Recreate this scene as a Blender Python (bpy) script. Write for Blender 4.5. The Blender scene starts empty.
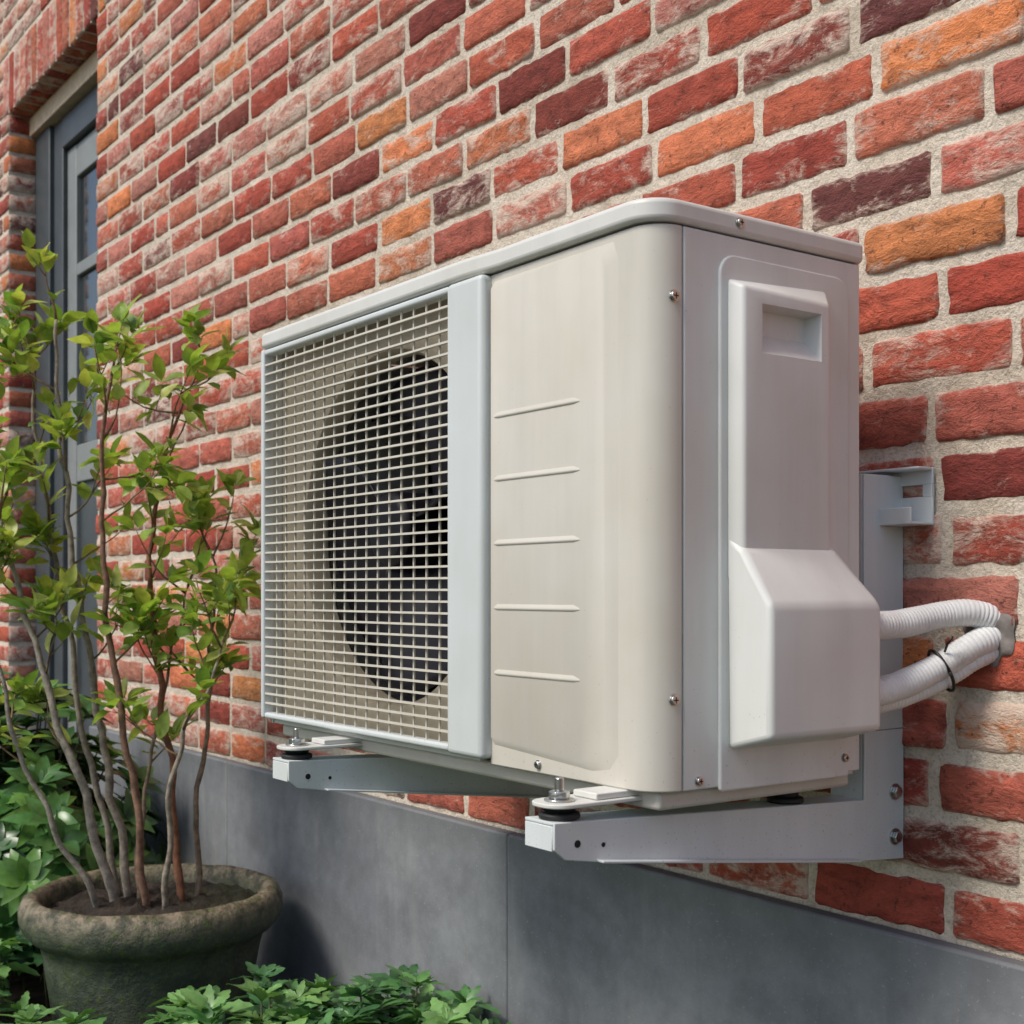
import bpy, bmesh, math, random
from mathutils import Vector, Matrix, noise
random.seed(23)
S = bpy.context.scene
# ------------------------------------------------------------------ helpers
class Buf:
    def __init__(s): s.v=[]; s.f=[]; s.c=[]
    def add(s, vs, fs, col=(1,1,1,1)):
        o=len(s.v); s.v+= [tuple(p) for p in vs]; s.f+=[tuple(o+i for i in f) for f in fs]
        s.c+= list(col) if isinstance(col,list) else [col]*len(vs)
    def build(s,name,mat,smooth=True,parent=None):
        me=bpy.data.meshes.new(name); me.from_pydata(s.v,[],s.f)
        a=me.color_attributes.new("Col",'FLOAT_COLOR','POINT')
        a.data.foreach_set("color",[x for c in s.c for x in c])
        me.materials.append(mat)
        if smooth: me.polygons.foreach_set("use_smooth",[True]*len(me.polygons))
        me.update()
        ob=bpy.data.objects.new(name,me); S.collection.objects.link(ob)
        if parent: par(ob,parent)
        return ob
def par(ob,p):
    ob.parent=p; ob.matrix_parent_inverse=Matrix.Translation(-Vector(p.location))
def empty(name,loc):
    e=bpy.data.objects.new(name,None); e.location=loc; e.empty_display_size=.1
    S.collection.objects.link(e); return e
def bevel(ob,w,seg=3,ang=35):
    m=ob.modifiers.new("b",'BEVEL'); m.width=w; m.segments=seg; m.limit_method='ANGLE'; m.angle_limit=math.radians(ang)
    return ob
def meshob(name,vs,fs,mat,parent=None,bev=0,smooth=True,seg=3,ang=35):
    me=bpy.data.meshes.new(name); me.from_pydata([tuple(v) for v in vs],[],fs); me.materials.append(mat)
    bm=bmesh.new(); bm.from_mesh(me); bmesh.ops.recalc_face_normals(bm,faces=bm.faces); bm.to_mesh(me); bm.free()
    ob=bpy.data.objects.new(name,me); S.collection.objects.link(ob)
    if bev: bevel(ob,bev,seg,ang)
    if smooth:
        me.polygons.foreach_set("use_smooth",[True]*len(me.polygons))
        try: me.set_sharp_from_angle(angle=math.radians(38 if not bev else 60))
        except Exception: pass
    if parent: par(ob,parent)
    return ob
def box(name,x0,x1,y0,y1,z0,z1,mat,parent=None,bev=0,seg=2):
    vs=[(x0,y0,z0),(x1,y0,z0),(x1,y1,z0),(x0,y1,z0),(x0,y0,z1),(x1,y0,z1),(x1,y1,z1),(x0,y1,z1)]
    fs=[(0,3,2,1),(4,5,6,7),(0,1,5,4),(1,2,6,5),(2,3,7,6),(3,0,4,7)]
    return meshob(name,vs,fs,mat,parent,bev,True,seg)
def extrude(name,pts,vec,mat,parent=None,bev=0,seg=3,ang=35):
    n=len(pts); vec=Vector(vec); vs=[Vector(p) for p in pts]+[Vector(p)+vec for p in pts]
    fs=[tuple(range(n)),tuple(range(2*n-1,n-1,-1))]+[(i,(i+1)%n,n+(i+1)%n,n+i) for i in range(n)]
    return meshob(name,vs,fs,mat,parent,bev,True,seg,ang)
def rrect(a0,a1,b0,b1,r,n=8):
    out=[]
    cs=[(a0,b0,1,1,180),(a1,b0,-1,1,270),(a1,b1,-1,-1,0),(a0,b1,1,-1,90)]
    for (x,y,sx,sy,st),rr in zip(cs,r):
        if rr<=0: out.append((x,y)); continue
        cx,cy=x+sx*rr,y+sy*rr
        for i in range(n+1):
            t=math.radians(st+90*i/n); out.append((cx+rr*math.cos(t),cy+rr*math.sin(t)))
    return out
def frame(d):
    d=d.normalized(); u=d.cross(Vector((0,0,1)))
    if u.length<1e-3: u=Vector((1,0,0))
    u.normalize(); return u,d.cross(u).normalized()
def tube(buf,pts,radii,n=8,col=(1,1,1,1),cap=True):
    pts=[Vector(p) for p in pts]; vs=[];fs=[]; u=None
    for i,p in enumerate(pts):
        d=(pts[min(i+1,len(pts)-1)]-pts[max(i-1,0)]).normalized()
        if u is None: u,_=frame(d)
        u=(u-d*u.dot(d)).normalized(); w=d.cross(u)
        r=radii[i] if hasattr(radii,'__len__') else radii
        for k in range(n):
            t=2*math.pi*k/n; vs.append(p+(u*math.cos(t)+w*math.sin(t))*r)
    for i in range(len(pts)-1):
        for k in range(n):
            a=i*n+k;b=i*n+(k+1)%n; fs.append((a,b,b+n,a+n))
    if cap: fs.append(tuple(range(n-1,-1,-1))); fs.append(tuple((len(pts)-1)*n+k for k in range(n)))
    buf.add(vs,fs,col)
def spline(P,m=10):
    P=[Vector(p) for p in P]; Q=[P[0]*2-P[1]]+P+[P[-1]*2-P[-2]]; out=[]
    for i in range(1,len(Q)-2):
        a,b,c,d=Q[i-1],Q[i],Q[i+1],Q[i+2]
        for k in range(m):
            t=k/m; out.append(.5*((2*b)+(c-a)*t+(2*a-5*b+4*c-d)*t*t+(3*b-a-3*c+d)*t**3))
    out.append(P[-1]); return out
def cyl(name,c,axis,r,h,mat,parent=None,n=24,bev=0,r2=None):
    c=Vector(c); ax=Vector(axis).normalized(); u,w=frame(ax); r2=r if r2 is None else r2
    vs=[c+(u*math.cos(2*math.pi*k/n)+w*math.sin(2*math.pi*k/n))*r for k in range(n)]
    vs+=[c+ax*h+(u*math.cos(2*math.pi*k/n)+w*math.sin(2*math.pi*k/n))*r2 for k in range(n)]
    fs=[tuple(range(n)),tuple(range(2*n-1,n-1,-1))]+[(i,(i+1)%n,n+(i+1)%n,n+i) for i in range(n)]
    return meshob(name,vs,fs,mat,parent,bev,True,2)
# ------------------------------------------------------------------ materials
def newmat(name):
    m=bpy.data.materials.new(name); m.use_nodes=True; nt=m.node_tree; b=nt.nodes['Principled BSDF']; return m,nt,b
def N(nt,t,**k):
    n=nt.nodes.new(t)
    for a,v in k.items(): setattr(n,a,v)
    return n
def ramp(nt,src,stops):
    r=N(nt,'ShaderNodeValToRGB'); e=r.color_ramp.elements
    e[0].position,e[0].color=stops[0]; e[1].position,e[1].color=stops[-1]
    for p,c in stops[1:-1]:
        x=e.new(p); x.color=c
    nt.links.new(src,r.inputs[0]); return r
def nz(nt,scale,detail=4,rough=.55,vec=None,dist=0):
    n=N(nt,'ShaderNodeTexNoise'); n.inputs['Scale'].default_value=scale; n.inputs['Detail'].default_value=detail
    n.inputs['Roughness'].default_value=rough; n.inputs['Distortion'].default_value=dist
    if vec is not None: nt.links.new(vec,n.inputs['Vector'])
    return n
def mix(nt,fac,a,b,mode='MIX'):
    m=N(nt,'ShaderNodeMix',data_type='RGBA',blend_type=mode)
    for s,v in ((0,fac),(6,a),(7,b)):
        if isinstance(v,(int,float)): m.inputs[s].default_value=v
        elif isinstance(v,tuple): m.inputs[s].default_value=v
        else: nt.links.new(v,m.inputs[s])
    return m.outputs[2]
def math_(nt,op,a,b,c=None):
    m=N(nt,'ShaderNodeMath',operation=op)
    for i,v in enumerate((a,b,c)):
        if v is None: continue
        if isinstance(v,(int,float)): m.inputs[i].default_value=v
        else: nt.links.new(v,m.inputs[i])
    return m.outputs[0]
def bump(nt,h,strength,dist,b):
    n=N(nt,'ShaderNodeBump'); n.inputs['Strength'].default_value=strength; n.inputs['Distance'].default_value=dist
    nt.links.new(h,n.inputs['Height']); nt.links.new(n.outputs[0],b.inputs['Normal']); return n
def coord(nt,scale=None):
    t=N(nt,'ShaderNodeTexCoord')
    if scale is None: return t.outputs['Object']
    m=N(nt,'ShaderNodeMapping'); m.inputs['Scale'].default_value=scale
    nt.links.new(t.outputs['Object'],m.inputs[0]); return m.outputs[0]
def g(v): return (v,v,v,1)

def simple(name,col,rough=.5,metal=0,var=.12,scale=12,bmp=.0,bscale=300,dirt=None,plain=False):
    m,nt,b=newmat(name)
    b.inputs['Roughness'].default_value=rough; b.inputs['Metallic'].default_value=metal
    c=coord(nt)
    n=nz(nt,scale,3,.6,c)
    lo=tuple(x*(1-var) for x in col)+(1,); hi=tuple(min(1,x*(1+var)) for x in col)+(1,)
    r=ramp(nt,n.outputs[0],[(.3,lo),(.7,hi)]); out=r.outputs[0]
    if dirt:
        n2=nz(nt,dirt[1],6,.7,c); r2=ramp(nt,n2.outputs[0],[(dirt[2],g(0)),(dirt[2]+.15,g(1))])
        out=mix(nt,r2.outputs[0],out,dirt[0]+(1,))
    nt.links.new(out,b.inputs['Base Color'])
    if bmp:
        n3=nz(nt,bscale,3,.5,c); bump(nt,n3.outputs[0],bmp,.001,b)
    return m

def brickmat():
    m,nt,b=newmat("brick_weathered"); c=coord(nt); cs=coord(nt,(.6,1,1.3))
    at=N(nt,'ShaderNodeAttribute',attribute_name="Col")
    n1=nz(nt,42,6,.76,cs,.35)
    r1=ramp(nt,n1.outputs[0],[(.28,g(.32)),(.44,g(.84)),(.58,g(1.12)),(.75,g(1.55))])
    out=mix(nt,1.0,at.outputs['Color'],r1.outputs[0],'MULTIPLY')
    n2=nz(nt,110,3,.7,c); r2=ramp(nt,n2.outputs[0],[(.58,g(0)),(.68,g(.75))])
    out=mix(nt,r2.outputs[0],out,(.12,.038,.026,1))
    n3=nz(nt,26,7,.80,cs,.5)
    ad=math_(nt,'ADD',n3.outputs[0],math_(nt,'MULTIPLY_ADD',at.outputs['Alpha'],.21,-.126))
    r3=ramp(nt,ad,[(.50,g(0)),(.57,g(.36)),(.65,g(.9))])
    out=mix(nt,r3.outputs[0],out,(.68,.54,.44,1))
    nt.links.new(out,b.inputs['Base Color']); b.inputs['Roughness'].default_value=.85
    b.inputs['Specular IOR Level'].default_value=.3
    h2=nz(nt,260,2,.6,c)
    h=math_(nt,'MULTIPLY_ADD',h2.outputs[0],.22,n1.outputs[0])
    bump(nt,h,1.0,.0085,b)
    return m
def mortarmat():
    m,nt,b=newmat("lime_mortar"); c=coord(nt)
    n1=nz(nt,9,5,.65,c); r=ramp(nt,n1.outputs[0],[(.3,(.52,.43,.33,1)),(.5,(.74,.64,.52,1)),(.75,(.83,.75,.64,1))])
    n2=nz(nt,300,3,.65,c); r2=ramp(nt,n2.outputs[0],[(.3,g(.66)),(.52,g(1.03))])
    nt.links.new(mix(nt,1.0,r.outputs[0],r2.outputs[0],'MULTIPLY'),b.inputs['Base Color'])
    b.inputs['Roughness'].default_value=.95
    h=nz(nt,60,6,.75,c); h=math_(nt,'MULTIPLY_ADD',n2.outputs[0],.2,h.outputs[0]); bump(nt,h,1,.009,b)
    return m
def stonemat():
    m,nt,b=newmat("bluestone"); c=coord(nt)
    n1=nz(nt,2.2,6,.65,c); r=ramp(nt,n1.outputs[0],[(.3,(.145,.155,.17,1)),(.7,(.255,.263,.275,1))])
    n2=nz(nt,18,5,.7,c); r2=ramp(nt,n2.outputs[0],[(.35,g(.82)),(.65,g(1.10))])
    o=mix(nt,1,r.outputs[0],r2.outputs[0],'MULTIPLY')
    cs=coord(nt,(14,14,1.6)); n3=nz(nt,1,5,.6,cs); r3=ramp(nt,n3.outputs[0],[(.52,g(0)),(.72,g(.35))])
    o=mix(nt,r3.outputs[0],o,(.36,.36,.35,1))
    # darker towards the top arris, varied by the stretched noise
    ge=N(nt,'ShaderNodeNewGeometry'); sx=N(nt,'ShaderNodeSeparateXYZ'); nt.links.new(ge.outputs['Position'],sx.inputs[0])
    mr=N(nt,'ShaderNodeMapRange'); mr.inputs[1].default_value=.40; mr.inputs[2].default_value=.478; nt.links.new(sx.outputs[2],mr.inputs[0])
    o=mix(nt,math_(nt,'MULTIPLY',mr.outputs[0],math_(nt,'MULTIPLY',n3.outputs[0],.8)),o,(.10,.105,.11,1))
    n4=nz(nt,260,2,.6,c); r4=ramp(nt,n4.outputs[0],[(.66,g(0)),(.72,g(.4))]); o=mix(nt,r4.outputs[0],o,(.45,.45,.44,1))
    nt.links.new(o,b.inputs['Base Color']); b.inputs['Roughness'].default_value=.65
    bump(nt,n4.outputs[0],.3,.001,b); return m
def paintmat(name,col,rough=.42,streak=.3,specks=True):
    m,nt,b=newmat(name); c=coord(nt)
    cs=coord(nt,(22,22,1.6)); n1=nz(nt,1,5,.6,cs); r=ramp(nt,n1.outputs[0],[(.34,tuple(x*(1-.25*streak) for x in col)+(1,)),(.60,col+(1,))])
    n0=nz(nt,5,4,.6,c); r0=ramp(nt,n0.outputs[0],[(.3,(.91,.892,.85,1)),(.65,g(1))])
    o=mix(nt,1,r.outputs[0],r0.outputs[0],'MULTIPLY')
    if specks:
        n2=nz(nt,330,2,.6,c)
        ge=N(nt,'ShaderNodeNewGeometry'); sx=N(nt,'ShaderNodeSeparateXYZ'); nt.links.new(ge.outputs['Position'],sx.inputs[0])
        mr=N(nt,'ShaderNodeMapRange'); mr.inputs[1].default_value=.80; mr.inputs[2].default_value=.60; mr.inputs[3].default_value=0; mr.inputs[4].default_value=.085; nt.links.new(sx.outputs[2],mr.inputs[0])
        r2=ramp(nt,math_(nt,'ADD',n2.outputs[0],mr.outputs[0]),[(.735,g(0)),(.78,g(.55))])
        o=mix(nt,r2.outputs[0],o,(.26,.21,.15,1))
    nt.links.new(o,b.inputs['Base Color'])
    rr=ramp(nt,n1.outputs[0],[(.3,g(rough+.12)),(.7,g(rough))]); nt.links.new(rr.outputs[0],b.inputs['Roughness'])
    return m
def leafmat(name,trans=.3,rough=.4):
    m,nt,b=newmat(name); c=coord(nt)
    at=N(nt,'ShaderNodeAttribute',attribute_name="Col"); n=nz(nt,60,2,.5,c); r=ramp(nt,n.outputs[0],[(.3,g(.8)),(.7,g(1.2))])
    o=mix(nt,1,at.outputs['Color'],r.outputs[0],'MULTIPLY')
    nt.links.new(o,b.inputs['Base Color']); b.inputs['Roughness'].default_value=rough
    t=N(nt,'ShaderNodeBsdfTranslucent'); o2=mix(nt,1,o,(1.3,1.35,.6,1),'MULTIPLY'); nt.links.new(o2,t.inputs[0])
    mx=N(nt,'ShaderNodeMixShader'); mx.inputs[0].default_value=trans
    nt.links.new(b.outputs[0],mx.inputs[1]); nt.links.new(t.outputs[0],mx.inputs[2])
    nt.links.new(mx.outputs[0],nt.nodes['Material Output'].inputs[0]); return m
def colmat(name,rough=.8,bs=120,bst=.6,sc=40):
    m,nt,b=newmat(name); c=coord(nt)
    at=N(nt,'ShaderNodeAttribute',attribute_name="Col"); n=nz(nt,sc,4,.6,c); r=ramp(nt,n.outputs[0],[(.3,g(.5)),(.7,g(1.4))])
    nt.links.new(mix(nt,1,at.outputs['Color'],r.outputs[0],'MULTIPLY'),b.inputs['Base Color']); b.inputs['Roughness'].default_value=rough
    h=nz(nt,bs,4,.6,c); bump(nt,h.outputs[0],bst,.002,b); return m
def potmat():
    m,nt,b=newmat("mossy_glazed_pot"); c=coord(nt)
    n=nz(nt,9,6,.7,c); r=ramp(nt,n.outputs[0],[(.3,(.022,.034,.026,1)),(.52,(.050,.066,.045,1)),(.66,(.10,.12,.075,1)),(.8,(.19,.19,.14,1))])
    ge=N(nt,'ShaderNodeNewGeometry'); sx=N(nt,'ShaderNodeSeparateXYZ'); nt.links.new(ge.outputs['Position'],sx.inputs[0])
    mr=N(nt,'ShaderNodeMapRange'); mr.inputs[1].default_value=.25; mr.inputs[2].default_value=.30; nt.links.new(sx.outputs[2],mr.inputs[0])
    n2=nz(nt,38,5,.72,c); r2=ramp(nt,n2.outputs[0],[(.40,(.045,.044,.024,1)),(.5,(.14,.115,.07,1)),(.6,(.27,.215,.15,1))])
    o=mix(nt,mr.outputs[0],r.outputs[0],r2.outputs[0])
    n3=nz(nt,60,5,.75,c); r3=ramp(nt,n3.outputs[0],[(.54,g(0)),(.61,g(.8))])
    o=mix(nt,r3.outputs[0],o,(.085,.115,.03,1))
    nt.links.new(o,b.inputs['Base Color']); b.inputs['Roughness'].default_value=.55
    bump(nt,n3.outputs[0],.9,.006,b); return m
def groundmat():
    m,nt,b=newmat("garden_soil"); c=coord(nt)
    n=nz(nt,22,8,.75,c); r=ramp(nt,n.outputs[0],[(.35,(.018,.013,.009,1)),(.55,(.055,.04,.028,1)),(.75,(.15,.115,.08,1))])
    n2=nz(nt,.6,3,.6,c); r2=ramp(nt,n2.outputs[0],[(.45,g(0)),(.6,g(.8))])
    o=mix(nt,r2.outputs[0],r.outputs[0],(.05,.08,.02,1))
    nt.links.new(o,b.inputs['Base Color']); b.inputs['Roughness'].default_value=.95
    bump(nt,n.outputs[0],1,.02,b); return m

M_brick=brickmat(); M_mortar=mortarmat(); M_stone=stonemat()
M_panel=paintmat("painted_steel_warm",(.62,.59,.525)); M_side=paintmat("painted_steel_side",(.735,.745,.725))  # side steel coloured lighter to make up for getting only sky light
M_bez=paintmat("plastic_bezel",(.62,.66,.665),.4,.2); M_cap=paintmat("painted_steel_cap",(.68,.68,.65),.4,.25)
M_grille=paintmat("grille_plastic",(.64,.61,.53),.45,.3,False); M_orif=paintmat("orifice_plastic",(.38,.33,.25),.55,.5,False)
M_dark=simple("dark_cavity",(.008,.008,.010),.8); M_seam=simple("seam_dark",(.06,.06,.055),.8)
M_fan=simple("fan_plastic",(.006,.004,.009),.5,var=.2)
M_galv=paintmat("coated_bracket_steel",(.67,.715,.72),.38,.3); M_zinc=simple("zinc_bolt",(.55,.55,.53),.3,1,.15,60)
M_rubber=simple("black_rubber",(.015,.015,.016),.6,var=.3,scale=60)
M_ins=simple("pipe_insulation_white",(.74,.74,.725),.6,var=.06,scale=30,bmp=.3,bscale=200,dirt=((.42,.39,.35),14,.58))
M_seal=simple("grey_sealant",(.20,.175,.16),.85,var=.4,scale=50,bmp=1,bscale=90)
M_joint=simple("plinth_joint",(.13,.13,.13),.9)
M_tie=simple("black_cable_tie",(.01,.01,.01),.4)
M_doorD=simple("anthracite_paint",(.055,.065,.072),.45,var=.15); M_doorL=simple("grey_green_paint",(.22,.235,.23),.45,var=.1)
M_wood=simple("beige_timber",(.60,.48,.34),.7,var=.15,scale=30)
M_pot=potmat(); M_ground=groundmat(); M_bark=colmat("bark",.85,140,.9,70)
M_leaf=leafmat("light_green_leaf",.40,.42); M_leafd=leafmat("dark_green_leaf",.15,.3); M_gc=leafmat("ground_cover_leaf",.2,.38)
def glassmat():
    m,nt,b=newmat("door_glass"); n=nz(nt,2,3,.5,coord(nt)); r=ramp(nt,n.outputs[0],[(.3,(.02,.026,.03,1)),(.7,(.05,.06,.065,1))])
    nt.links.new(r.outputs[0],b.inputs['Base Color']); b.inputs['Roughness'].default_value=.06; b.inputs['Specular IOR Level'].default_value=.9; return m
M_glass=glassmat()

# ------------------------------------------------------------------ brick house
house=empty("brick_house",(-3,0.2,0))
XL,XR=-8.0,1.6; DX0,DX1=-4.53,-3.62; Z0=.478; C=.066; J=.0130; HEAD=Z0+30*C; ROWS=48
ZT=Z0+ROWS*C
bricks=Buf()
PAL=[((.45,.100,.058),22),((.38,.072,.046),17),((.50,.145,.085),16),((.51,.20,.145),12),((.64,.225,.085),7),((.58,.185,.085),6),((.25,.052,.038),8),((.17,.050,.042),3),((.46,.125,.085),13)]
PW=[w for _,w in PAL]
def bcol():
    c=random.choices(PAL,PW)[0][0]; k=random.uniform(.85,1.15)
    return tuple(min(1,x*k*random.uniform(.94,1.06)) for x in c),random.random()**1.2
def brick(O,U,V,Nn,w,h,nx,nv):
    col,al=bcol(); vs=[];fs=[];cl=[]; O=Vector(O);U=Vector(U);V=Vector(V);Nn=Vector(Nn)
    pr=random.uniform(.0005,.0042); sd=Vector((random.random()*90,random.random()*90,random.random()*90))
    tw=random.uniform(-.001,.001); tl=random.uniform(-.0014,.0014)
    us=[0,.004]+[.004+(w-.008)*i/(nx-2) for i in range(1,nx-2)]+[w-.004,w]
    vv=[0,.0035]+[.0035+(h-.007)*i/(nv-2) for i in range(1,nv-2)]+[h-.0035,h]
    nx=len(us)-1; nv=len(vv)-1
    for j in range(nv+1):
        for i in range(nx+1):
            a=us[i]; b=vv[j]
            m=min(i,nx-i,j,nv-j)
            q=sd+Vector((a,b,0))*85
            n3=noise.noise(sd+Vector((a,b,0))*32)
            if m<=1:
                n1=noise.noise(q); n2=noise.noise(q+Vector((31,7,3)))
                a+=n1*.0032; b+=n2*.0030+tl*(a/w-.5)
                if (i in(0,nx)) and (j in(0,nv)):
                    a+= .0024*(1 if i==0 else -1); b+=.0022*(1 if j==0 else -1)
            d=pr+n3*.0026+tw*(b/h-.5)*2 - (.0034 if m==0 else 0)
            vs.append(O+U*a+V*b+Nn*d); cl.append(col+(al+(.6 if m==0 else .25 if m==1 else 0),))
    for j in range(nv):
        for i in range(nx):
            k=j*(nx+1)+i; fs.append((k,k+1,k+nx+2,k+nx+1))
    ring=[i for i in range(nx+1)]+[j*(nx+1)+nx for j in range(1,nv+1)]+[nv*(nx+1)+i for i in range(nx-1,-1,-1)]+[j*(nx+1) for j in range(nv-1,0,-1)]
    cen=O+U*w*.5+V*h*.5; b0=len(vs)
    for r in ring:
        p=vs[r]; d=(p-cen); vs.append(cen+d*1.01-Nn*.012); cl.append(col+(al+.7,))
    for k in range(len(ring)):
        k2=(k+1)%len(ring); fs.append((ring[k2],ring[k],b0+k,b0+k2))
    bricks.add(vs,fs,cl)
def row(z,x0,x1,odd,h):
    x=x0; first=True
    w=.079 if odd else .170
    while x<x1-.02:
        if not first:
            r=random.random(); w=.171+random.uniform(-.007,.007)
            if r<.05: w=.079
        if x+w>x1: w=x1-x
        if x1-(x+w+J)<.05: w=x1-x
        near = x>-2.2
        cnt=(14 if near else 7) if w>.1 else (8 if near else 5)
        brick((x,0,z+random.uniform(-.0014,.0014)),(1,0,0),(0,0,1),(0,-1,0),w,h+random.uniform(-.002,.0015),cnt,6 if near else 4)
        x+=w+J+random.uniform(-.002,.002); first=False
for k in range(ROWS):
    z=Z0+k*C+.006
    if k<30: segs=[(XL,DX0),(DX1,XR)]
    elif k<33: segs=[(XL,DX0-.06),(DX1+.06,XR)]
    else: segs=[(XL,XR)]
    for a,b_ in segs: row(z,a,b_,k%2,C-J)
x=DX0-.056
while x<DX1+.05:
    brick((x,0,HEAD),(1,0,0),(0,0,1),(0,-1,0),.0535,.19,4,9); x+=.0655
x=DX0+.006
while x<DX1-.04:
    brick((x,.004,HEAD),(1,0,0),(0,1,0),(0,0,-1),.0535,.09,4,5); x+=.0655
for k in range(30):
    z=Z0+k*C+.006
    brick((DX0,.003,z),(0,1,0),(0,0,1),(1,0,0),.088,C-J,5,4)
    brick((DX1,.003,z),(0,1,0),(0,0,1),(-1,0,0),.088,C-J,5,4)
ob=bricks.build("brick_courses",M_brick,True,house)
MY=.0018
box("mortar_left",XL,DX0-.002,MY,.33,0,ZT,M_mortar,house)
box("mortar_right",DX1+.002,XR,MY,.33,0,ZT,M_mortar,house)
box("mortar_over_door",DX0-.002,DX1+.002,MY,.33,HEAD+.002,ZT,M_mortar,house)
# plinth
j=-1.625-1.055*6
edges=[]
while j<XR+1.2: edges.append(j); j+=1.055
for a,b_ in zip(edges[:-1],edges[1:]):
    a2,b2=max(a,XL)+.0013,min(b_,XR)-.0013
    if a2>=b2: continue
    for s,e in ((a2,min(b2,DX0)),(max(a2,DX1),b2)):
        if e-s>.05: box("plinth_slab",s,e,-.024,.0,-.1,Z0,M_stone,house,.004,2)
box("plinth_joint_fill",XL,DX0-.003,-.0215,.0,-.1,Z0-.004,M_joint,house); box("plinth_joint_fill_b",DX1+.003,XR,-.0215,.0,-.1,Z0-.004,M_joint,house)
# door
yd=.088
box("door_frame_left",DX0+.002,-4.37,yd,.2,.12,HEAD-.07,M_doorD,house,.004)
box("door_frame_left_inner",-4.368,-4.275,yd+.015,.2,.12,HEAD-.07,M_doorD,house,.004)
box("door_frame_right",-3.70,DX1-.002,yd,.2,.12,HEAD-.07,M_doorD,house,.004)
box("door_frame_head",-4.273,-3.702,yd+.012,.2,HEAD-.17,HEAD-.07,M_doorD,house,.004)
box("door_head_board",DX0+.002,DX1-.002,yd-.02,.2,HEAD-.067,HEAD-.003,M_wood,house,.003)
box("door_leaf_stile_left",-4.272,-4.185,yd+.03,.17,.14,HEAD-.175,M_doorL,house,.004)
box("door_leaf_stile_right",-3.82,-3.703,yd+.03,.17,.14,HEAD-.175,M_doorL,house,.004)
for i,(z0,z1) in enumerate([(HEAD-.28,HEAD-.176),(1.86,1.90),(1.20,1.32),(.14,.34)]):
    box("door_leaf_rail_%d"%i,-4.184,-3.821,yd+.032,.168,z0,z1,M_doorL,house,.004)
box("door_glass_pane",-4.185,-3.82,yd+.045,yd+.06,1.3,HEAD-.2,M_glass,house)
box("door_lower_panel",-4.185,-3.82,yd+.045,yd+.06,.3,1.22,M_doorD,house)
box("door_step",DX0,DX1,-.06,.33,-.1,.12,M_stone,house,.006)

# ------------------------------------------------------------------ ground
gb=Buf(); R=150
gb.add([(-R,-R,0),(R,-R,0),(R,R,0),(-R,R,0)],[(0,1,2,3)]); gb.build("ground",M_ground,False)

# ------------------------------------------------------------------ outdoor unit
ac=empty("air_conditioner_outdoor_unit",(-1.276,-.262,.66))
X0,X1=-1.664,-.868; YF,YB=-.404,-.120; ZB,ZC=.668,1.186
FY=-.416
def P(out,z): return [(a,b_,z) for a,b_ in out]
extrude("inner_core",P(rrect(-1.15,X1-.004,YF+.006,YB-.003,(0,.03,0.004,0)),ZB+.003),(0,0,ZC-ZB-.004),M_seam,ac)
extrude("front_panel",P(rrect(-1.125,X1,YF,-.370,(0,.0325,0,0),10),ZB),(0,0,ZC-ZB-.002),M_panel,ac,.0015,2,60)
extrude("side_panel",P(rrect(-1.15,X1,-.3682,YB,(0,0,.006,0)),ZB),(0,0,ZC-ZB-.002),M_side,ac,.0015,2,60)
pts=[(-1.118,YF,.690),(-.955,YF,.680),(-.930,YF,.684),(-.918,YF,.698),(-.918,YF,1.16),(-.925,YF,1.176),(-1.118,YF,1.176)]
n=len(pts); vs=[Vector(p) for p in pts]
for p in pts:
    sx=.014 if p[0]>-1.0 else .002; sz=.008
    vs.append(Vector((p[0]-sx,YF-.0038,p[2]+(sz if p[2]<.9 else -sz))))
meshob("front_panel_field",vs,[tuple(range(n,2*n))]+[(i,(i+1)%n,n+(i+1)%n,n+i) for i in range(n)],M_panel,ac,.002)
for i,z in enumerate([1.033,.967,.900,.833,.765]):
    y=YF-.0038
    xs=[-1.112,-1.106,-.980,-.970]; sc=[.3,1,1,.05]; vs=[];fs=[]
    prof=[(.0004,.0055),(-.0006,.0030),(-.0014,.0012),(-.0017,.0),(-.0012,-.0010),(-.0002,-.0018),(.0004,-.0024)]
    for x_,s_ in zip(xs,sc):
        for dy,dz in prof: vs.append((x_,y+(dy if dy>0 else dy*s_),z+dz*(.4+.6*s_)))
    m_=len(prof)
    for a in range(3):
        for b_ in range(m_-1): fs.append((a*m_+b_,a*m_+b_+1,(a+1)*m_+b_+1,(a+1)*m_+b_))
    meshob("embossed_louvre_%d"%i,vs,fs,M_panel,ac)
box("left_wall",X0+.003,X0+.006,YF+.004,YB,ZB,ZC-.002,M_side,ac)
box("base_tray",X0+.010,X1-.012,YF+.016,YB-.004,.650,ZB-.001,M_panel,ac,.004)
box("base_inner",X0+.007,-1.152,YF+.006,YB,ZB+.0005,ZB+.006,M_side,ac)
box("heat_exchanger",X0+.008,-1.155,-.150,YB-.002,ZB+.007,ZC-.004,M_dark,ac)
cx,cz,r=-1.375,.927,.214; yo=-.386
n=96; rx0,rx1,rz0,rz1=X0+.007,-1.152,ZB+.007,ZC-.004
def rectpt(t):
    dx,dz=math.cos(t),math.sin(t); k=1e9
    if dx>1e-9:k=min(k,(rx1-cx)/dx)
    if dx<-1e-9:k=min(k,(rx0-cx)/dx)
    if dz>1e-9:k=min(k,(rz1-cz)/dz)
    if dz<-1e-9:k=min(k,(rz0-cz)/dz)
    return (cx+dx*k,cz+dz*k)
T=[2*math.pi*i/n for i in range(n)]
corn=[math.atan2(z-cz,x-cx)%(2*math.pi) for x in(rx0,rx1) for z in(rz0,rz1)]
for c in corn:
    k=min(range(n),key=lambda i:abs(T[i]-c)); T[k]=c
vs=[];fs=[]
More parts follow.
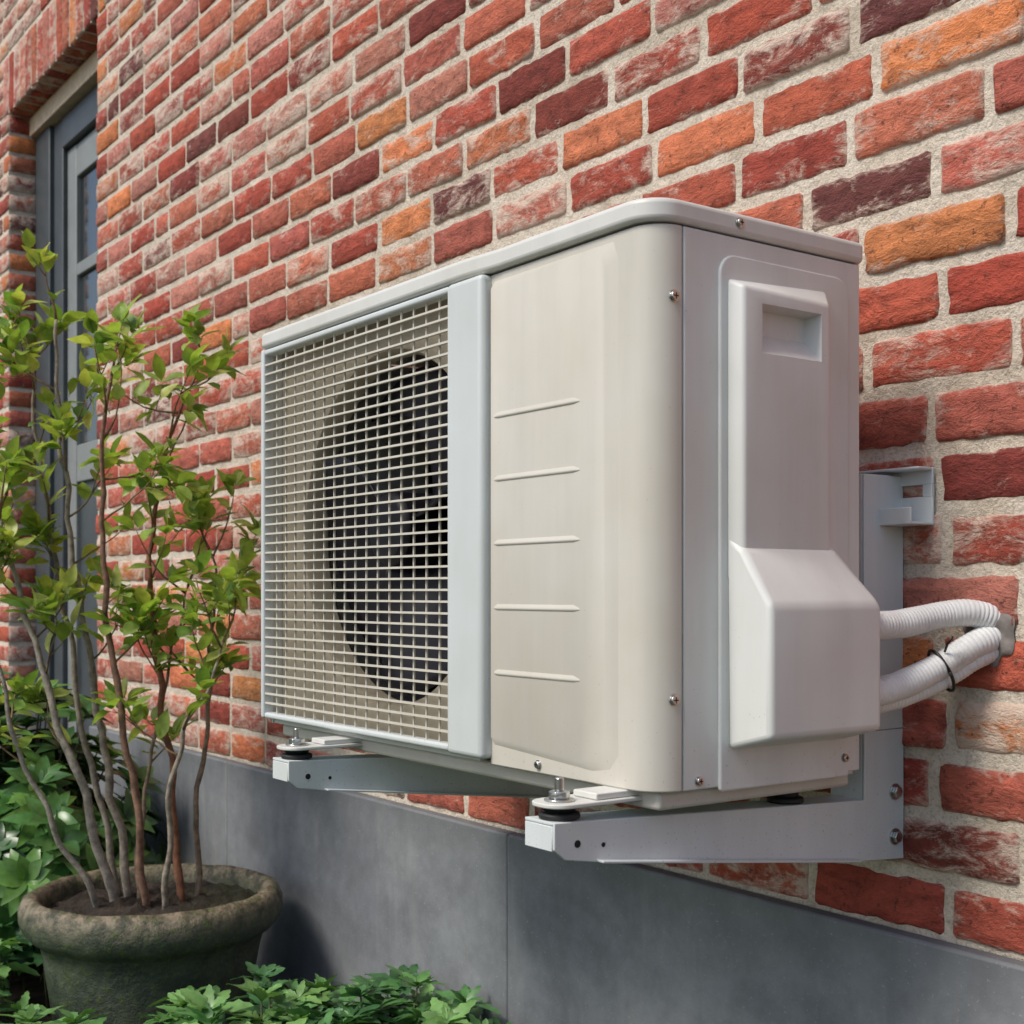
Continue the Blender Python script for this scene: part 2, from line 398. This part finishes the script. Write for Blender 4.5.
L=[[(rectpt(t)[0],yo,rectpt(t)[1]) for t in T]]
for dr,dy in ((.012,0),(.004,.003),(0,.010),(0,.035),(.012,.045)):
    L.append([(cx+(r+dr)*math.cos(t),yo+dy,cz+(r+dr)*math.sin(t)) for t in T])
for l in L: vs+=l
for a in range(len(L)-1):
    for i in range(n):
        fs.append((a*n+i,a*n+(i+1)%n,(a+1)*n+(i+1)%n,(a+1)*n+i))
meshob("fan_orifice_plate",vs,fs,M_orif,ac)
fb=Buf()
for k in range(3):
    a0=2*math.pi*k/3+.5; vs=[];fs=[]; nr,na=9,12
    for i in range(nr+1):
        rr=.045+(.202-.045)*i/nr
        span=.95+.85*(i/nr)**.8; sweep=.55*(i/nr)**1.4
        for j_ in range(na+1):
            t=a0+sweep+span*(j_/na-.3)
            y=-.350+.05*(j_/na-.5)+.012*math.sin(j_/na*math.pi)
            vs.append((cx+rr*math.cos(t),y,cz+rr*math.sin(t)))
    for i in range(nr):
        for j_ in range(na):
            q=i*(na+1)+j_; fs.append((q,q+1,q+na+2,q+na+1))
    fb.add(vs,fs)
f=fb.build("fan_blades",M_fan,True,ac); sm=f.modifiers.new("s",'SOLIDIFY'); sm.thickness=.003
cyl("fan_hub",(cx,-.385,cz),(0,1,0),.046,.075,M_fan,ac,32,.008)
cyl("fan_motor",(cx,-.31,cz),(0,1,0),.05,.11,M_dark,ac,32,.004)
box("motor_support",cx-.03,cx+.03,-.20,-.19,ZB+.008,ZC-.006,M_seam,ac)
# grille
gx0,gx1=X0+.009,-1.190; gz0,gz1=.684,1.176
gr=Buf()
def gbox(x0,x1,y0,y1,z0,z1):
    gr.add([(x0,y0,z0),(x1,y0,z0),(x1,y1,z0),(x0,y1,z0),(x0,y0,z1),(x1,y0,z1),(x1,y1,z1),(x0,y1,z1)],
     [(0,3,2,1),(4,5,6,7),(0,1,5,4),(1,2,6,5),(2,3,7,6),(3,0,4,7)])
nh=38
for i in range(1,nh):
    z=gz0+(gz1-gz0)*i/nh
    gbox(gx0-.002,gx1+.002,-.413,-.4090,z-.0012,z+.0012)
nvv=17
for i in range(1,nvv):
    x=gx0+(gx1-gx0)*i/nvv
    gbox(x-.0009,x+.0009,-.4088,-.4066,gz0-.002,gz1+.002)
go=gr.build("fan_guard_grille",M_grille,False,ac)
box("grille_frame_left",X0,gx0,FY,YF+.006,.676,1.1845,M_bez,ac,.003,3)
box("grille_frame_top",gx0+.0003,gx1-.0003,FY+.001,YF+.006,gz1,1.184,M_bez,ac,.003,3)
box("grille_frame_bottom",gx0+.0003,gx1-.0003,FY+.001,YF+.006,.6762,gz0,M_bez,ac,.003,3)
box("grille_bezel_right",gx1,-1.122,FY-.002,YF+.006,.674,1.1845,M_bez,ac,.006,4)
co=rrect(X0-.002,X1+.003,YF-.007,YB+.003,(.012,.036,.008,.006),10)
co=[(a,(b_ if not(b_<YF+.02 and a<-1.12) else b_-.006)) for a,b_ in co]
k=max(i for i,(a,b_) in enumerate(co) if a<-1.12 and b_<YF+.02 and i<12)
co=co[:k+1]+[(-1.16,YF-.013),(-1.10,YF-.0075)]+co[k+1:]
extrude("top_cover",P(co,ZC),(0,0,.021),M_cap,ac,.005,4,60)
def XP(out,x): return [(x,a,b_) for a,b_ in out]
extrude("service_panel",XP(rrect(-.325,-.143,ZB-.004,1.166,(.004,.004,.020,.020),6),X1-.001),(.0042,0,0),M_side,ac,.0018,3,60)
px=X1+.0032
def frust(name,a,b_,mat,parent,bev):
    vs=[Vector(p) for p in a+b_]; n=len(a)
    return meshob(name,vs,[tuple(range(n)),tuple(range(2*n-1,n-1,-1))]+[(i,(i+1)%n,n+(i+1)%n,n+i) for i in range(n)],mat,parent,bev)
xo=-.846
cov=frust("pipe_cover_upper",[(px,-.3175,.86),(px,-.178,.86),(px,-.178,1.150),(px,-.3175,1.143)],
   [(xo,-.313,.86),(xo,-.194,.86),(xo,-.194,1.130),(xo,-.313,1.134)],M_side,None,.004)
cut=frust("cutter",[(px+.0008,-.282,1.094),(px+.0008,-.211,1.094),(px+.0008,-.211,1.117),(px+.0008,-.282,1.117)],
   [(xo+.01,-.293,1.062),(xo+.01,-.204,1.062),(xo+.01,-.204,1.121),(xo+.01,-.293,1.121)],M_side,None,0)
bo=cov.modifiers.new("bool",'BOOLEAN'); bo.object=cut; bo.operation='DIFFERENCE'; bo.solver='EXACT'
dg=bpy.context.evaluated_depsgraph_get(); me2=bpy.data.meshes.new_from_object(cov.evaluated_get(dg))
cov.modifiers.clear(); cov.data=me2; bpy.data.objects.remove(cut)
try: me2.set_sharp_from_angle(angle=math.radians(30))
except Exception: pass
par(cov,ac)
xb=-.812
A=[(px,-.316,.702),(px,-.150,.702),(px,-.172,.905),(px,-.3185,.905)]
vs=[A[0],A[1],(px,-.150,.86),A[2],A[3],
    (xb,-.3135,.716),(xb,-.158,.716),(xb,-.158,.838),(xo+.0015,-.192,.890),(xo+.0015,-.3145,.890),(xb,-.3135,.838)]
fs=[(0,4,3,2,1),(0,1,6,5),(1,2,7,6),(2,3,8,7),(3,4,9,8),(8,9,10,7),(5,6,7,10),(0,5,10,9,4)]
meshob("pipe_cover_lower",vs,fs,M_side,ac,.006,True,4,15)
def screw(x,y,z,ax,r=.0055):
    cyl("screw_washer",(x,y,z),ax,r*1.25,.0012,M_zinc,ac,20); a=Vector(ax)
    cyl("screw_head",Vector((x,y,z))+a*.0012,ax,r,.0025,M_zinc,ac,20,.0008)
    u,w=frame(a); c=Vector((x,y,z))+a*.0038
    for q in (u,w):
        o=w if q is u else u
        vs=[c-q*r*.6-o*.0006,c+q*r*.6-o*.0006,c+q*r*.6+o*.0006,c-q*r*.6+o*.0006]
        c=c+a*.00003
        meshob("screw_slot",vs,[(0,1,2,3)],M_dark,ac)
screw(X1,-.381,1.118,(1,0,0),.0048); screw(X1,-.381,.752,(1,0,0),.0048)
screw(X1+.003,-.300,1.197,(1,0,0),.0042); screw(X1+.003,-.15,.683,(1,0,0),.0038)
screw(X1,-.350,.676,(1,0,0),.0038); screw(-1.04,YF,.677,(0,-1,0),.0038)

# ------------------------------------------------------------------ bracket
br=empty("wall_mounting_bracket",(-1.16,0,.77))
YT=-.488
for xa,tag in ((-.906,""),(-1.430,"_b")):
    pl=[(YT,.646),(YT,.622),(YT+.012,.612),(-.44,.606),(-.085,.563),(-.002,.557),(-.002,.700),(-.068,.700),(-.068,.627)]
    extrude("arm_web"+tag,[(xa-.003,y,z) for y,z in pl],(.003,0,0),M_galv,br,.0008,2)
    extrude("arm_top_flange"+tag,[(xa-.044,YT,.646),(xa-.044,YT,.643),(xa-.044,-.069,.624),(xa-.044,-.069,.627)],(.0405,0,0),M_galv,br,.0006,1)
    extrude("arm_tip_flange"+tag,[(xa-.044,YT,.6425),(xa-.044,YT,.620),(xa-.044,YT+.003,.620),(xa-.044,YT+.003,.6425)],(.0405,0,0),M_galv,br,.0006,1)
    extrude("arm_bottom_lip"+tag,[(xa,-.44,.6065),(xa,-.44,.6090),(xa,-.085,.5665),(xa,-.085,.5640)],(.010,0,0),M_galv,br,.0006,1)
    box("post_web"+tag,xa-.0035,xa-.0005,-.068,-.002,.7005,.977,M_galv,br,.0008,1)
    box("post_front"+tag,xa-.044,xa-.0037,-.068,-.065,.56,.977,M_galv,br,.0008,1)
    box("post_web_far"+tag,xa-.047,xa-.0442,-.068,-.002,.56,.977,M_galv,br,.0008,1)
    for y,z in ((-.018,.632),(-.018,.583),(-.03,.93)):
        cyl("bolt_washer",(xa,y,z),(1,0,0),.009,.0015,M_zinc,br,20)
        cyl("hex_bolt",(xa+.0015,y,z),(1,0,0),.0065,.005,M_zinc,br,6,.0006)
    cyl("arm_hole"+tag,(xa,-.462,.625),(1,0,0),.0035,.0004,M_dark,br,16)
    cyl("arm_hole_far"+tag,(xa,-.432,.621),(1,0,0),.0022,.0004,M_dark,br,16)
rz0,rz1=.922,.984
box("rail_back_top",-1.50,-.866,-.006,-.002,.966,rz1,M_galv,br,.001); box("rail_back_low",-1.50,-.866,-.006,-.002,rz0,.953,M_galv,br,.001)
box("rail_back_end",-.878,-.8662,-.0062,-.0022,.953,.966,M_galv,br); box("rail_back_mid",-1.49,-.915,-.0062,-.0022,.953,.966,M_galv,br)
box("rail_lip_top",-1.50,-.866,-.030,-.0062,rz1-.003,rz1,M_galv,br,.001); box("rail_lip_low",-1.50,-.866,-.040,-.0062,rz0,rz0+.003,M_galv,br,.001)
box("rail_hook",-1.50,-.866,-.043,-.0402,rz0,rz0+.018,M_galv,br,.001)
for xa,tag in ((-.926,""),(-1.450,"_b")):
    out=rrect(xa-.024,xa+.024,-.490,-.09,(.02,.02,.004,.004),6)
    extrude("mounting_foot"+tag,[(a,b_,.6575) for a,b_ in out],(0,0,.004),M_cap,ac,.001,2)
    box("foot_rib"+tag,xa-.014,xa+.020,-.440,-.10,.6618,.668,M_cap,ac,.0012)
    for y in (-.467,-.17):
        zt=.646-(y+.488)*.0453+.0006
        cyl("rubber_mount",(xa,y,zt),(0,0,1),.019,.006,M_rubber,ac,28,.002)
        cyl("rubber_mount_neck",(xa,y,zt+.006),(0,0,1),.013,.6575-zt-.006,M_rubber,ac,28,.001,.017)
    cyl("bolt_washer",(xa,-.467,.6616),(0,0,1),.014,.002,M_zinc,ac,24,.0005)
    cyl("hex_nut",(xa,-.467,.6636),(0,0,1),.010,.007,M_zinc,ac,6,.001)
    cyl("bolt_stud",(xa,-.467,.6706),(0,0,1),.0042,.012,M_zinc,ac,12,.001)

# ------------------------------------------------------------------ pipes
def pipe(name,P_,r):
    pts=spline(P_,26); b=Buf(); rad=[]; s=0
    out=[pts[0]]
    for a,c in zip(pts[:-1],pts[1:]):
        m=max(1,int((c-a).length/.0007))
        for k in range(1,m+1): out.append(a.lerp(c,k/m))
    for i,p in enumerate(out):
        if i: s+=(out[i]-out[i-1]).length
        rad.append(r+.0011*abs(math.sin(s*math.pi/.0046))**.6+.0014*noise.noise(Vector((s*40,r*99,0))))
    tube(b,out,rad,28); return b.build(name,M_ins)
pipe("insulated_pipe",[(-.838,-.19,.818),(-.838,-.15,.816),(-.834,-.10,.818),(-.824,-.05,.826),(-.808,-.018,.828),(-.795,.015,.816),(-.79,.05,.80)],.0135)
pipe("insulated_pipe",[(-.836,-.19,.748),(-.836,-.15,.749),(-.832,-.10,.757),(-.818,-.055,.776),(-.802,-.020,.797),(-.794,.02,.806),(-.79,.05,.806)],.0135)
pipe("insulated_pipe",[(-.846,-.19,.738),(-.846,-.15,.737),(-.840,-.10,.742),(-.824,-.052,.759),(-.804,-.016,.782),(-.794,.02,.793),(-.79,.05,.795)],.010)
b=Buf(); c0=Vector((-.8205,-.0535,.7695)); ax=Vector((.016,.035,.02)).normalized(); u,w=frame(ax)
pts=[c0+u*math.cos(t)*.0166+w*math.sin(t)*.0232 for t in [2*math.pi*k/24 for k in range(25)]]
tube(b,pts,.0018,6)
tube(b,[c0+Vector((.010,-.008,.020)),c0+Vector((.016,-.012,.028)),c0+Vector((.022,-.012,.036))],.0014,6)
b.build("cable_tie",M_tie)
b=Buf(); vs=[];fs=[]; cs=Vector((-.801,-.002,.806)); nr,na=10,40
for i in range(nr+1):
    rr=.030*i/nr
    for k in range(na):
        t=2*math.pi*k/na; q=1+.35*noise.noise(Vector((math.cos(t)*1.8,math.sin(t)*1.8,7)))
        vs.append((cs.x+rr*q*math.cos(t),-.001-.005*(1-(i/nr)**3)-.003*noise.noise(Vector((rr*90,t*2,1)))*(1 if i<nr else 0),cs.z+rr*q*math.sin(t)))
for i in range(nr):
    for k in range(na): fs.append((i*na+k,i*na+(k+1)%na,(i+1)*na+(k+1)%na,(i+1)*na+k))
b.add(vs,fs); b.build("wall_hole_sealant",M_seal)

# ------------------------------------------------------------------ pot
PC=Vector((-2.345,-.314,0))
pot=empty("flower_pot",PC)
prof=[(.001,.0),(.160,.0),(.166,.01),(.180,.10),(.194,.19),(.200,.216),(.209,.224),(.219,.230),(.229,.242),(.2350,.260),(.2345,.280),(.227,.296),(.213,.302),(.202,.297),(.196,.284),(.193,.255),(.19,.235)]
b=Buf(); n=72; vs=[];fs=[]
for rr,z in prof:
    for k in range(n):
        t=2*math.pi*k/n; q=rr+.003*noise.noise(Vector((math.cos(t)*3,math.sin(t)*3,z*12)))
        vs.append(PC+Vector((q*math.cos(t),q*math.sin(t),z+(.003*noise.noise(Vector((math.cos(t)*4,math.sin(t)*4,9))) if z>.2 else 0))))
for i in range(len(prof)-1):
    for k in range(n): fs.append((i*n+k,i*n+(k+1)%n,(i+1)*n+(k+1)%n,(i+1)*n+k))
b.add(vs,fs); b.build("pot_shell",M_pot,True,pot)
b=Buf(); vs=[];fs=[]; nr=30
for i in range(nr+1):
    for k in range(n):
        t=2*math.pi*k/n; rr=.196*i/nr; x,y=rr*math.cos(t),rr*math.sin(t)
        vs.append(PC+Vector((x,y,.268+.012*(1-i/nr)+.012*noise.noise(Vector((x*30,y*30,0)))+.010*noise.noise(Vector((x*90,y*90,5))))))
for i in range(nr):
    for k in range(n): fs.append((i*n+k,i*n+(k+1)%n,(i+1)*n+(k+1)%n,(i+1)*n+k))
b.add(vs,fs); b.build("potting_soil",M_ground,True,pot)

# ------------------------------------------------------------------ foliage
random.seed(11)
def leaf(buf,base,d,up,L,W,col,fold=.25,droop=.25,shape=None,nseg=6):
    d=d.normalized(); s=d.cross(up)
    if s.length<1e-3: s=Vector((1,0,0))
    s.normalize(); nrm=s.cross(d).normalized(); vs=[];fs=[]
    for i in range(nseg+1):
        t=i/nseg
        w=W*.5*(shape[i] if shape else math.sin(math.pi*t**.85)**.9 if 0<t<1 else 0)
        p=base+d*L*t-nrm*(droop*L*t*t)
        wob=noise.noise(base*40+Vector((t*3,0,0)))*.12*W
        vs+= [p+s*w+nrm*(w*fold+wob), p, p-s*w+nrm*(w*fold-wob)]
    for i in range(nseg):
        k=i*3; fs+=[(k,k+1,k+4,k+3),(k+1,k+2,k+5,k+4)]
    buf.add(vs,fs,col)
Rv=Vector((.5864,.810,0)); Fv=Vector((-.810,.5864,0))
def PL(a,b_,z): return PC+Rv*a+Fv*b_+Vector((0,0,z))
wood=Buf(); lv=Buf()
def lcol():
    k=random.random()
    if k<.6: c=(.31,.43,.09)
    elif k<.78: c=(.18,.31,.07)
    else: c=(.45,.50,.13)
    q=random.uniform(.8,1.15); return (c[0]*q,c[1]*q,c[2]*q,1)
def rv(): return Vector((random.gauss(0,1),random.gauss(0,1),random.gauss(0,1))).normalized()
def leafcluster(p,d,cnt,L=.052):
    for i in range(cnt):
        dd=(d*.5+rv()*.9+Vector((0,0,.25))).normalized()
        leaf(lv,p+dd*.006,dd,(Vector((0,0,1))+rv()*.5).normalized(),L*random.uniform(.55,1.15),L*random.uniform(.42,.56),lcol(),.3,random.uniform(0,.4))
def twig(p,d,L,r,depth=0):
    m=6; pts=[p]; q=p.copy(); dd=d.copy()
    for i in range(m):
        dd=(dd+rv()*.18+Vector((0,0,.08))).normalized(); q=q+dd*L/m
        if q.y>-.03: q.y=-.03
        pts.append(q.copy())
    tube(wood,pts,[r*(1-.7*i/m) for i in range(m+1)],5,(.18,.12,.06,1))
    for i in range(2,m+1):
        if random.random()<.68: leafcluster(pts[i],dd,random.choice((1,1,2)))
        if depth<1 and random.random()<.20 and i<m: twig(pts[i],(dd+rv()*.8).normalized(),L*.5,r*.6,depth+1)
    leafcluster(pts[-1],dd,random.choice((3,4,4)))
stems=[
 ([(-.065,.0,.26),(-.10,-.02,.40),(-.15,-.03,.56),(-.21,-.02,.74),(-.27,.0,.92),(-.31,.02,1.05)],.0095,(.30,.26,.21,1)),
 ([(-.05,.03,.26),(-.085,.04,.46),(-.13,.05,.72),(-.165,.04,.96),(-.19,.03,1.18),(-.195,.02,1.36)],.0085,(.26,.22,.17,1)),
 ([(-.075,.05,.26),(-.12,.06,.46),(-.18,.08,.72),(-.225,.09,.96),(-.25,.10,1.14),(-.26,.10,1.30)],.007,(.26,.22,.17,1)),
 ([(.0,-.03,.26),(-.02,-.05,.46),(-.055,-.06,.72),(-.075,-.07,.95),(-.07,-.08,1.14),(-.055,-.08,1.24)],.008,(.20,.11,.07,1)),
 ([(.05,.0,.26),(.035,.02,.45),(-.0,.03,.70),(-.02,.04,.92),(.01,.05,1.10),(.055,.06,1.24)],.008,(.20,.085,.045,1)),
 ([(.03,-.05,.26),(.05,-.07,.46),(.08,-.08,.60),(.12,-.09,.68),(.15,-.08,.76)],.006,(.26,.22,.17,1)),
 ([(.07,.03,.26),(.075,.05,.48),(.09,.07,.66),(.10,.07,.82),(.09,.06,.93)],.006,(.22,.16,.11,1)),
 ([(-.08,-.04,.26),(-.15,-.09,.42),(-.22,-.12,.62),(-.25,-.13,.82),(-.24,-.12,.98)],.006,(.28,.25,.20,1)),
 ([(-.03,.02,.26),(-.04,.05,.40),(-.01,.06,.60),(.03,.05,.76),(.05,.05,.86)],.005,(.22,.16,.11,1)),
]
for P_,r,col in stems:
    pts=spline([PL(*p) for p in P_],8)
    pts=[p+Vector((noise.noise(p*14),noise.noise(p*14+Vector((9,9,9))),0))*.014 for p in pts]
    m=len(pts); tube(wood,pts,[r*(1-.68*i/m)*(1.12 if i%6==3 else 1) for i in range(m)],8,col)
    for i in range(int(m*.40),m,3):
        if random.random()<.9:
            tg=(pts[min(i+1,m-1)]-pts[i-1]).normalized()
            out=rv()*Vector((1,1,.4)); twig(pts[i],(tg*.7+out.normalized()*.9).normalized(),random.uniform(.06,.16),.0024)
    twig(pts[-1],(pts[-1]-pts[-3]).normalized(),.10,.003)
shrub=empty("potted_shrub",PC+Vector((0,0,.26)))
wood.build("stems",M_bark,True,shrub); lv.build("leaves",M_leaf,True,shrub)
def bush(name,cx_,cy_,rx,ry,h,cnt,L,pal,mat):
    e=empty(name,(cx_,cy_,0)); bw=Buf(); bl=Buf()
    for k in range(cnt):
        t=random.uniform(0,2*math.pi); rr=math.sqrt(random.random()); zz=h*(1-.55*rr**2)*random.uniform(.35,1.0)
        tip=Vector((cx_+rx*rr*math.cos(t),min(cy_+ry*rr*math.sin(t),-.05),zz))
        b0=Vector((cx_+(tip.x-cx_)*.3,cy_+(tip.y-cy_)*.3,0))
        mid=b0.lerp(tip,.55)+Vector((0,0,.05))
        pts=spline([b0,mid,tip],5); tube(bw,pts,[.004*(1-.6*i/len(pts)) for i in range(len(pts))],5,(.10,.08,.05,1))
        d=(pts[-1]-pts[-3]).normalized(); c=random.choice(pal)
        m=random.randint(6,9); ph=random.random()*6
        for lev in range(2):
            for i in range(m):
                a=ph+2*math.pi*i/m+lev*.4; u,w=frame(d)
                dd=(u*math.cos(a)+w*math.sin(a)+d*(.35+.5*lev)+rv()*.15).normalized()
                q=random.uniform(.7,1.25)
                leaf(bl,tip-d*.012*(1-lev),dd,(d+rv()*.25).normalized(),L*random.uniform(.7,1.1)*(1-.25*lev),L*.38,(c[0]*q,c[1]*q,c[2]*q,1),.25,.35)
    bw.build(name+"_stems",M_bark,True,e); bl.build(name+"_leaves",mat,True,e)
dk=[(.055,.14,.035),(.07,.18,.045),(.04,.10,.03),(.12,.25,.055)]
bush("evergreen_bush",-3.10,-.36,.44,.30,.70,165,.088,dk,M_leafd)
bush("evergreen_bush",-4.0,-.75,.5,.4,.64,120,.09,dk,M_leafd)
gl=Buf(); gs=Buf(); shp=[0,.35,.62,.95,.78,.98,.55,.5,0]
def gplant(x,y,h,s):
    c=random.choice([(.09,.22,.07),(.12,.27,.08),(.06,.16,.06),(.17,.33,.10)])
    b0=Vector((x,y,0)); tip=Vector((x+random.gauss(0,.02),y+random.gauss(0,.02),h))
    tube(gs,[b0,b0.lerp(tip,.5)+rv()*.004,tip],[.0022,.002,.0016],5,(.10,.12,.05,1))
    tilt=rv()*.35
    for lev,(dz,sc) in enumerate(((-.03,1.1),(0,.9),(.004,.55))):
        m=random.randint(4,7); ph=random.random()*6
        for i in range(m):
            a=ph+2*math.pi*i/m+random.uniform(-.35,.35); dd=Vector((math.cos(a),math.sin(a),.15+.35*lev+random.uniform(-.2,.3)))+tilt*.5
            q=random.uniform(.7,1.3)
            leaf(gl,tip+Vector((0,0,dz)),dd,Vector((0,0,1))+tilt+rv()*.3,s*sc*random.uniform(.7,1.15),s*.44*sc,(c[0]*q,c[1]*q,c[2]*q,1),.2,random.uniform(.1,.5),shp,8)
k=0
while k<430:
    x=random.uniform(-3.6,-.9); y=random.uniform(-.95,-.07)
    if (Vector((x,y))-Vector((PC.x,PC.y))).length<.26: continue
    if -2.25<x<-1.95 and y>-.30: continue
    h=random.uniform(.10,.19)
    if x>-1.95: h=random.uniform(.13,.215)
    if x>-1.25: h=random.uniform(.12,.20)
    gplant(x,y,h,random.uniform(.045,.075)); k+=1
for _ in range(55):
    x=random.uniform(-1.95,-1.42); y=random.uniform(-.46,-.07)
    gplant(x,y,random.uniform(.15,.235),random.uniform(.05,.075))
gc=empty("ground_cover_plants",(-2.2,-.5,0)); gl.build("ground_cover_leaves",M_gc,True,gc); gs.build("ground_cover_stems",M_bark,True,gc)

# ------------------------------------------------------------------ light + camera
W=bpy.data.worlds.new("World"); S.world=W; W.use_nodes=True; nt=W.node_tree
bg=nt.nodes['Background']; sky=nt.nodes.new('ShaderNodeTexSky'); sky.sky_type='NISHITA'; sky.sun_disc=False
to=Vector((-.03,-.70,.80)).normalized(); el=math.asin(to.z); rot=math.atan2(to.x,to.y)
sky.sun_elevation=el; sky.sun_rotation=rot; sky.air_density=1.0; sky.dust_density=2.0; sky.ozone_density=1
nt.links.new(sky.outputs[0],bg.inputs[0]); bg.inputs[1].default_value=.145
L=bpy.data.lights.new("sun",'SUN'); L.energy=2.75; L.angle=math.radians(18); L.color=(1,.95,.86)
lo=bpy.data.objects.new("sun",L); lo.rotation_euler=to.to_track_quat('Z','Y').to_euler(); lo.location=(0,-5,6); S.collection.objects.link(lo)
cd=bpy.data.cameras.new("camera"); cam=bpy.data.objects.new("camera",cd); S.collection.objects.link(cam); S.camera=cam
cam.location=(0,-1.19,.85); cam.rotation_euler=(math.radians(90),0,math.radians(54.1))
cd.sensor_width=36; cd.lens=1300/1024*36; cd.shift_y=80/1024; cd.clip_end=500; cd.clip_start=.05
cd.dof.use_dof=True; cd.dof.focus_distance=1.5; cd.dof.aperture_fstop=13
S.view_settings.view_transform='Standard'; S.view_settings.look='None'; S.view_settings.exposure=0
